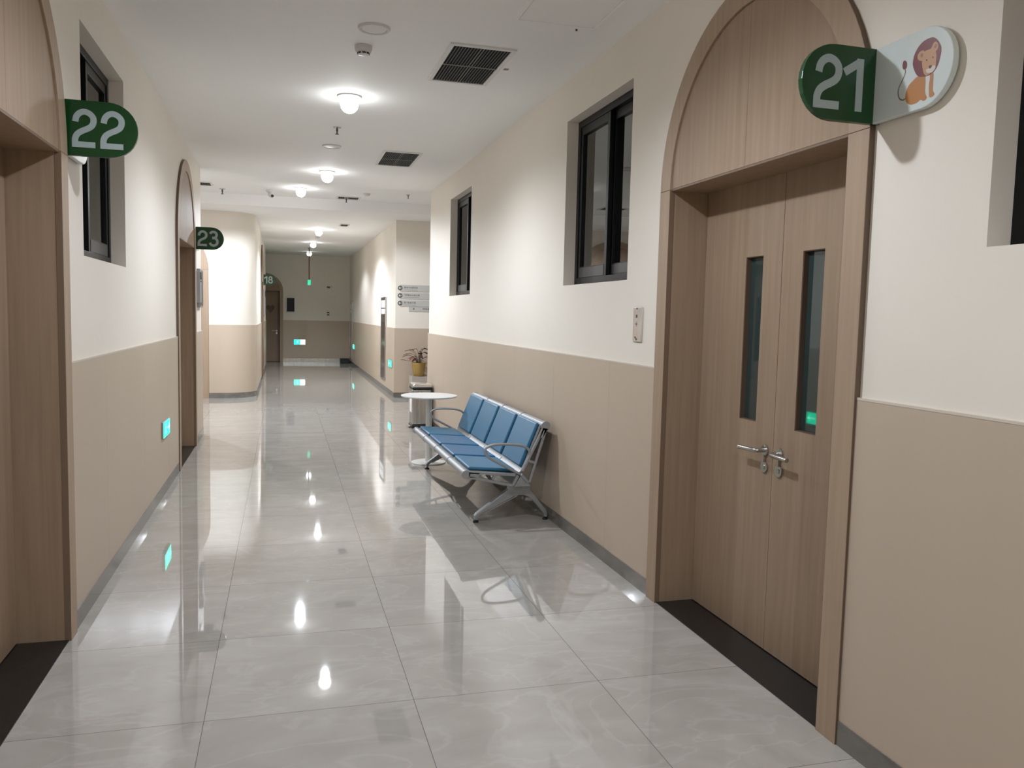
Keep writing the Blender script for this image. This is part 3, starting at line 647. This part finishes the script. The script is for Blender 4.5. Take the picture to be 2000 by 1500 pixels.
# hanging exit sign
hs = empty('hanging_exit_sign', (.62, 21.3, CZ), 'small green exit sign hanging from the ceiling on a dark red rod', 'exit sign')
mb = MB().tube([(.62, 21.3, CZ), (.62, 21.3, 2.24)], .014, 10); obj('hanging_rod', mb, 'red_pole', hs, smooth=True)
mb = MB().lathe([(.04, CZ-.012), (.04, CZ)], (.62, 21.3, 0), 'z', 20); obj('ceiling_mount', mb, 'red_pole', hs)
mb = MB().box((.587, 21.13, 2.12), (.653, 21.47, 2.24)); obj('sign_box', mb, 'glow_g2', hs, bevel=.004)

# ------------------------------------------------------------------ ceiling fittings
dl0 = None
def downlight(x, y, z, lit, label):
    e = empty('ceiling_downlight', (x, y, z), label, 'downlight', 'lit ceiling downlights' if lit else 'unlit ceiling discs')
    if lit:
        mb = MB().lathe([(.062, -.001), (.062, -.006), (.086, -.008), (.090, -.004), (.090, .0)], (x, y, z), 'z', 32); obj('trim_ring', mb, 'vent', e, smooth=True)
        mb = MB().lathe([(.063, -.058), (.064, -.070), (.058, -.090), (.042, -.110), (.022, -.120), (.004, -.123)], (x, y, z), 'z', 28); obj('bulb', mb, 'lamp_dim' if label.startswith('farthest') else 'lamp', e, smooth=True)
        mb = MB().lathe([(.030, -.003), (.034, -.020), (.058, -.038), (.068, -.050), (.068, -.060)], (x, y, z), 'z', 28); obj('bulb_collar', mb, 'collar', e, smooth=True)
        mb = MB().lathe([(.061, -.0015), (.03, -.003)], (x, y, z), 'z', 28); obj('lamp_recess', mb, 'lens_off', e, smooth=True)
    else:
        mb = MB().lathe([(.070, -.001), (.072, -.010), (.085, -.012), (.091, -.005), (.091, 0)], (x, y, z), 'z', 32); obj('trim_ring', mb, 'detector', e, smooth=True)
        mb = MB().lathe([(.071, -.006), (.069, -.009), (.02, -.011)], (x, y, z), 'z', 28); obj('lens_disc', mb, 'lens_off', e, smooth=True)
    return e
names = {3: 'largest glowing downlight, in the corridor ceiling left of the big vent', 4: 'glowing downlight left of the second vent', 5: 'glowing downlight in the raised ceiling over the junction',
         6: 'first of three small glowing downlights in the far corridor ceiling', 7: 'middle of the three small glowing downlights in the far corridor', 8: 'farthest glowing downlight, just in front of the end wall'}
for i, (x, y, z, pw, ang, bl) in enumerate(LIT):
    e = downlight(x, y, z, True, names.get(i, ['glowing downlight behind the viewer', 'glowing downlight just overhead', 'glowing downlight above the nearest arched door'][i] if i < 3 else ('glowing downlight in the left side passage')))
    ld = bpy.data.lights.new('lamp_light', 'SPOT'); ld.energy = pw; ld.color = (.90, .97, 1.07); ld.spot_size = math.radians(ang); ld.spot_blend = bl; ld.shadow_soft_size = .035
    lo = bpy.data.objects.new('lamp_light', ld); COL.objects.link(lo); lo.parent = e; lo.location = (0, 0, -.165)
downlight(.49, 4.79, CZ, False, 'large unlit round disc in the ceiling above the smoke detector'); downlight(.448, 8.23, CZ, False, 'small unlit round disc in the ceiling behind the sprinkler')

def vent(x0, x1, y0, y1, label, name='ceiling_vent', nb=19, z=CZ):
    e = empty(name, ((x0+x1)/2, (y0+y1)/2, z), label, 'vent', 'ceiling air vents'); t = .028
    mb = MB()
    for a, b, c_, d_ in ((x0, x1, y0, y0+t), (x0, x1, y1-t, y1), (x0, x0+t, y0+t, y1-t), (x1-t, x1, y0+t, y1-t)): mb.box((a, c_, z-.010), (b, d_, z))
    obj('vent_frame', mb, 'vent', e, bevel=.002)
    mb = MB().box((x0+t, y0+t, z-.002), (x1-t, y1-t, z)); obj('vent_shade_sheet', mb, 'dark', e)  # flat black sheet standing in for the shade of a deep duct
    mb = MB(); wx = x1-x0-2*t
    for k in range(1, nb):
        xx = x0+t+wx*k/nb; wd = .0028 if abs(k-nb/2) > 1.2 else .006
        mb.box((xx-wd*.6, y0+t, z-.009), (xx+wd*.6, y1-t, z-.005))
    obj('vent_slats', mb, 'slat', e)
    mb = MB().box((x0+t, (y0+y1)/2-.009, z-.0095), (x1-t, (y0+y1)/2+.009, z-.002)); obj('cross_bar', mb, 'slat', e)
    return e
vent(.945, 1.352, 4.88, 5.68, 'large square black slatted vent in the ceiling near the right wall')
vent(.945, 1.335, 8.24, 9.04, 'second smaller looking black slatted vent further along the ceiling')
vent(.78, 1.14, 12.85, 13.15, 'thin distant vent in the raised ceiling near the right side', nb=9, z=CH)
vent(-1.32, -.96, 12.25, 12.6, 'vent seen edge on just past the left wall corner', nb=9, z=CH)
vent(.98, 1.16, 15.25, 15.62, 'small grey vent at the start of the far corridor ceiling', nb=6)

e = empty('access_panel', (1.43, 4.0, CZ), 'white square access hatch in the ceiling near the top edge of the view', 'hatch')
mb = MB()
for a, b, c_, d_ in ((1.19, 1.67, 4.385, 4.41), (1.19, 1.67, 3.55, 3.575), (1.19, 1.215, 3.575, 4.385), (1.645, 1.67, 3.575, 4.385)): mb.box((a, c_, CZ-.007), (b, d_, CZ))
obj('hatch_frame', mb, 'ceiling', e, bevel=.002)
mb = MB().box((1.22, 3.58, CZ-.003), (1.64, 4.38, CZ)); obj('hatch_door', mb, 'ceiling', e)
mb = MB().lathe([(.006, -.010), (.006, 0)], (1.565, 4.43, CZ), 'z', 10); obj('latch', mb, 'grey_al', e)

sd = empty('smoke_detector', (.462, 5.128, CZ), 'round white smoke detector with dark slots between disc and downlight', 'smoke detector')
mb = MB().lathe([(.030, -.052), (.034, -.050), (.036, -.040), (.046, -.034), (.052, -.018), (.052, 0)], (.462, 5.128, CZ), 'z', 32); obj('detector_body', mb, 'detector', sd, smooth=True)
mb = MB()
for k in range(8):
    a = 2*PI*k/8; c_, s_ = math.cos(a), math.sin(a)
    pts = [(.462+.0375*math.cos(a+q), 5.128+.0375*math.sin(a+q)) for q in (-.28, -.1, .1, .28)] + [(.462+.030*math.cos(a+q), 5.128+.030*math.sin(a+q)) for q in (.28, -.28)]
    mb.prism(pts, up, CZ-.049, CZ-.041)
obj('detector_slots', mb, 'rubber', sd)
def sprinkler(x, y, z, label, s=1.):
    e = empty('sprinkler', (x, y, z), label, 'sprinkler', 'ceiling sprinklers')
    mb = MB().lathe([(.010*s, -.014*s), (.032*s, -.006*s), (.034*s, 0)], (x, y, z), 'z', 24); obj('escutcheon', mb, 'steel', e, smooth=True)
    mb = MB().lathe([(.016*s, -.060*s), (.017*s, -.057*s), (.007*s, -.055*s), (.005*s, -.040*s), (.009*s, -.030*s), (.009*s, -.012*s)], (x, y, z), 'z', 18); obj('sprinkler_head', mb, 'grey_al', e, smooth=True)
sprinkler(.447, 7.40, CZ, 'small metal sprinkler between the largest downlight and the unlit disc')
sprinkler(-.86, 12.85, CH, 'tiny distant sprinkler at the left over the junction', 1.3)
sprinkler(.93, 13.0, CH, 'tiny sprinkler in front of the ceiling step below the thin vent', 1.2)
sprinkler(1.78, 12.3, CH, 'tiny sprinkler at the right end of the raised ceiling', .9)
def mini_dome(x, y, z, label, cat, name):
    e = empty(name, (x, y, z), label, cat)
    mb = MB().lathe([(.035, -.03), (.05, -.015), (.05, 0)], (x, y, z), 'z', 24); obj('mount', mb, 'detector', e, smooth=True)
    return e
e = mini_dome(-.20, 12.7, CH, 'small white camera hanging from the ceiling over the junction', 'camera', 'ceiling_camera')
mb = MB().tube([(-.20, 12.7, CH-.02), (-.19, 12.66, CH-.07), (-.16, 12.56, CH-.10)], .03, 14); obj('camera_body', mb, 'detector', e, smooth=True)
mb = MB().lathe([(.020, -.004), (.020, .0)], (-.155, 12.55, CH-.10), 'y', 16); obj('camera_lens', mb, 'rubber', e, smooth=True)
e = mini_dome(1.19, 12.45, CH, 'tiny white detector right of the thin vent over the junction', 'smoke detector', 'smoke_detector')
e = mini_dome(.70, 18.2, CZ, 'faint white detector between the far corridor downlights', 'smoke detector', 'smoke_detector')
mb = MB().box((1.375, 5.262, CZ-.001), (1.407, 5.300, CZ)); tag(obj('ceiling_tag', mb, 'tagred', origin=(1.39, 5.28, CZ)), 'tiny faded red sticker on the ceiling right of the big vent', 'sticker')

# ------------------------------------------------------------------ small wall things
e = empty('switch_plate', FR(4.113, 0, 1.422), 'tall polished chrome plate with buttons on the right wall before the arched door', 'switch plate')
mb = MB(); lbox(mb, FR, 4.058, 4.168, 0, .010, 1.330, 1.516); obj('plate', mb, 'chrome', e, bevel=.004, bseg=3)
mb = MB()
for u, z, r in ((4.12, 1.467, .009), (4.13, 1.352, .006), (4.117, 1.342, .006), (4.118, 1.508, .005)): mb.prism([(u+r*math.cos(2*PI*i/16), z+r*math.sin(2*PI*i/16)) for i in range(16)], lambda a, b, t: FR(a, t, b), .0095, .012)
stroke(mb, [(4.135, 1.425), (4.105, 1.425)], .004, lambda a, b, t: FR(a, t, b), .0095, .011); stroke(mb, [(4.12, 1.436), (4.12, 1.412)], .004, lambda a, b, t: FR(a, t, b), .0095, .011)
obj('buttons', mb, 'ink', e)

e = empty('notice_case', FL(9.72, 0, 1.68), 'grey metal display case on the left wall just past sign 23', 'display case')
mb = MB(); lbox(mb, FL, 9.56, 9.90, 0, .035, 1.47, 1.89); obj('case_body', mb, 'silver', e, bevel=.004)
mb = MB(); lbox(mb, FL, 9.58, 9.88, .035, .037, 1.49, 1.87); obj('case_glass', mb, 'grey_al', e)
mb = MB(); lbox(mb, FL, 9.42, 9.54, 0, .05, 1.52, 1.86); c_ = tag(obj('hand_dispenser', mb, 'silver_light', origin=FL(9.48, 0, 1.52), bevel=.008), 'slim grey dispenser with a dark top beside the display case', 'dispenser')
mb = MB(); lbox(mb, FL, 9.43, 9.53, .05, .056, 1.77, 1.85); obj('dark_window', mb, 'rubber', c_, bevel=.01)
mb = MB(); lbox(mb, FL, 9.45, 9.51, .045, .054, 1.74, 1.755); obj('nozzle', mb, 'rubber', c_)

def hydrant(u0, u1, z0, z1, label):
    e = empty('hydrant_cabinet', FFR((u0+u1)/2, 0, z0), label, 'cabinet', 'tall glass cabinets')
    mb = MB(); v = PO+.012; t = .03
    for a, b, c_, d_ in ((u0, u0+t, z0, z1), (u1-t, u1, z0, z1), (u0+t, u1-t, z0, z0+t), (u0+t, u1-t, z1-t, z1)): lbox(mb, FFR, a, b, 0, v+.006, c_, d_)
    obj('cabinet_frame', mb, 'steel', e)
    mb = MB(); lbox(mb, FFR, u0+t, u1-t, 0, v, z0+t, z1-t); obj('glass_door', mb, 'hydrant', e)
    mb = MB(); lbox(mb, FFR, u0+t*1.5, u1-t*1.5, v, v+.0015, z1-.20, z1-.06)
    lbox(mb, FFR, u0+t*1.5, u1-t*1.5, v, v+.0015, z1-.32, z1-.22); obj('notice_sheet', mb, 'paper', e)['label'] = 'pale notice behind the glass'
    return e
hydrant(15.42, 16.12, .20, 1.76, 'tall narrow dark glass cabinet on the far right wall, the nearer one')
hydrant(23.2, 23.9, .16, 1.75, 'tall narrow glass cabinet on the far right wall, beside the end wall')

# direction signs on the right junction wall
def glyphs(mb, F, u0, z, h, n, rg, v0, v1):
    fn = lambda a, b, t: F(a, t, b)
    for k in range(n):
        c = u0+k*h*1.08
        for j in range(3):
            if rg.random() < .8: q = z+h*(.15+.33*j); stroke(mb, [(c, q), (c+h*.85, q)], h*.13, fn, v0, v1)
        for j in range(2):
            q = c+h*(.2+.42*j+rg.uniform(-.05, .05)); stroke(mb, [(q, z), (q, z+h)], h*.13, fn, v0, v1)
rg = random.Random(3)
rows = [(1.895, 1.935, 4.5, 7, 'top arrow board of the grey direction signs on the right junction wall'), (1.765, 1.935, 4.5, 8, 'middle arrow board of the grey direction signs on the right junction wall'), (1.635, 1.935, 4.5, 6, 'bottom arrow board of the grey direction signs on the right junction wall')]
for z, u, ln, n, lab in rows:
    e = empty('direction_sign', FJR(u, 0, z), lab, 'sign', 'arrow direction boards'); fn = lambda a, b, t: FJR(a, t, b)
    mb = MB(); lbox(mb, FJR, u+.0, u+.95, .004, .012, z-.055, z+.055); obj('panel', mb, 'plate', e, bevel=.002)
    mb = MB(); mb.prism([(u+.04*math.cos(2*PI*i/24)+.0, z+.04*math.sin(2*PI*i/24)) for i in range(24)], fn, .004, .016); dk = obj('arrow_disc', mb, 'ink', e)
    mb = MB(); stroke(mb, [(u-.022, z), (u+.022, z)], .009, fn, .016, .0168); stroke(mb, [(u-.002, z+.020), (u-.022, z), (u-.002, z-.020)], .009, fn, .016, .0168); obj('arrow', mb, 'paper', dk)
    mb = MB(); glyphs(mb, FJR, u+.07, z-.004, .032, n, rg, .012, .0128); stroke(mb, [(u+.07, z-.03), (u+.07+n*.033, z-.03)], .004, fn, .012, .0128); obj('lettering', mb, 'ink', e)
e = empty('direction_sign', FJR(2.3, 0, 1.555), 'small grey room sign hanging below the three arrow boards', 'sign', 'arrow direction boards')
mb = MB(); lbox(mb, FJR, 2.09, 2.9, .004, .012, 1.495, 1.575); obj('panel', mb, 'plate', e, bevel=.002)
mb = MB(); glyphs(mb, FJR, 2.16, 1.522, .034, 1, rg, .012, .0128); glyphs(mb, FJR, 2.33, 1.528, .028, 9, rg, .012, .0128); obj('lettering', mb, 'ink', e)

# end wall
e = empty('wall_screen', FE(.195, 0, 1.44), 'small black screen in a pale frame on the end wall beside the arched door', 'screen')
mb = MB(); lbox(mb, FE, .075, .315, 0, .02, 1.42, 1.845); obj('screen_frame', mb, 'detector', e)
mb = MB(); lbox(mb, FE, .093, .30, .02, .026, 1.445, 1.83); obj('screen_glass', mb, 'screen', e)
e = empty('wall_bracket', FE(1.25, 0, 2.17), 'tiny dark bracket high on the end wall', 'bracket')
mb = MB(); lbox(mb, FE, 1.2, 1.285, 0, .07, 2.155, 2.185); obj('arm', mb, 'rubber', e); mb = MB(); lbox(mb, FE, 1.285, 1.37, 0, .03, 2.165, 2.195); obj('mount', mb, 'detector', e)
e = empty('wall_socket', FE(1.25, 0, 1.4), 'tiny socket plate with two dark openings on the end wall', 'socket')
mb = MB(); lbox(mb, FE, 1.20, 1.29, 0, .012, 1.35, 1.46); obj('socket_plate', mb, 'detector', e)
mb = MB(); lbox(mb, FE, 1.212, 1.278, .012, .014, 1.425, 1.45); lbox(mb, FE, 1.212, 1.278, .012, .014, 1.36, 1.385); obj('openings', mb, 'rubber', e)
mb = MB().box((1.58, 23.9, 0), (1.82, 24.26, .13)); tag(obj('floor_box', mb, 'rubber', origin=(1.7, 24.1, 0), bevel=.01), 'low dark box on the floor in the far right corner', 'box')
e = empty('wall_board', FFL(20.6, 0, 1.25), 'narrow board hung on the far left wall beyond sign 18', 'board')
mb = MB(); lbox(mb, FFL, 20.3, 20.9, 0, .03, 1.35, 1.95); obj('board', mb, 'silver', e); mb = MB(); lbox(mb, FFL, 20.35, 20.85, .03, .034, 1.78, 1.92); obj('heading', mb, 'rubber', e)
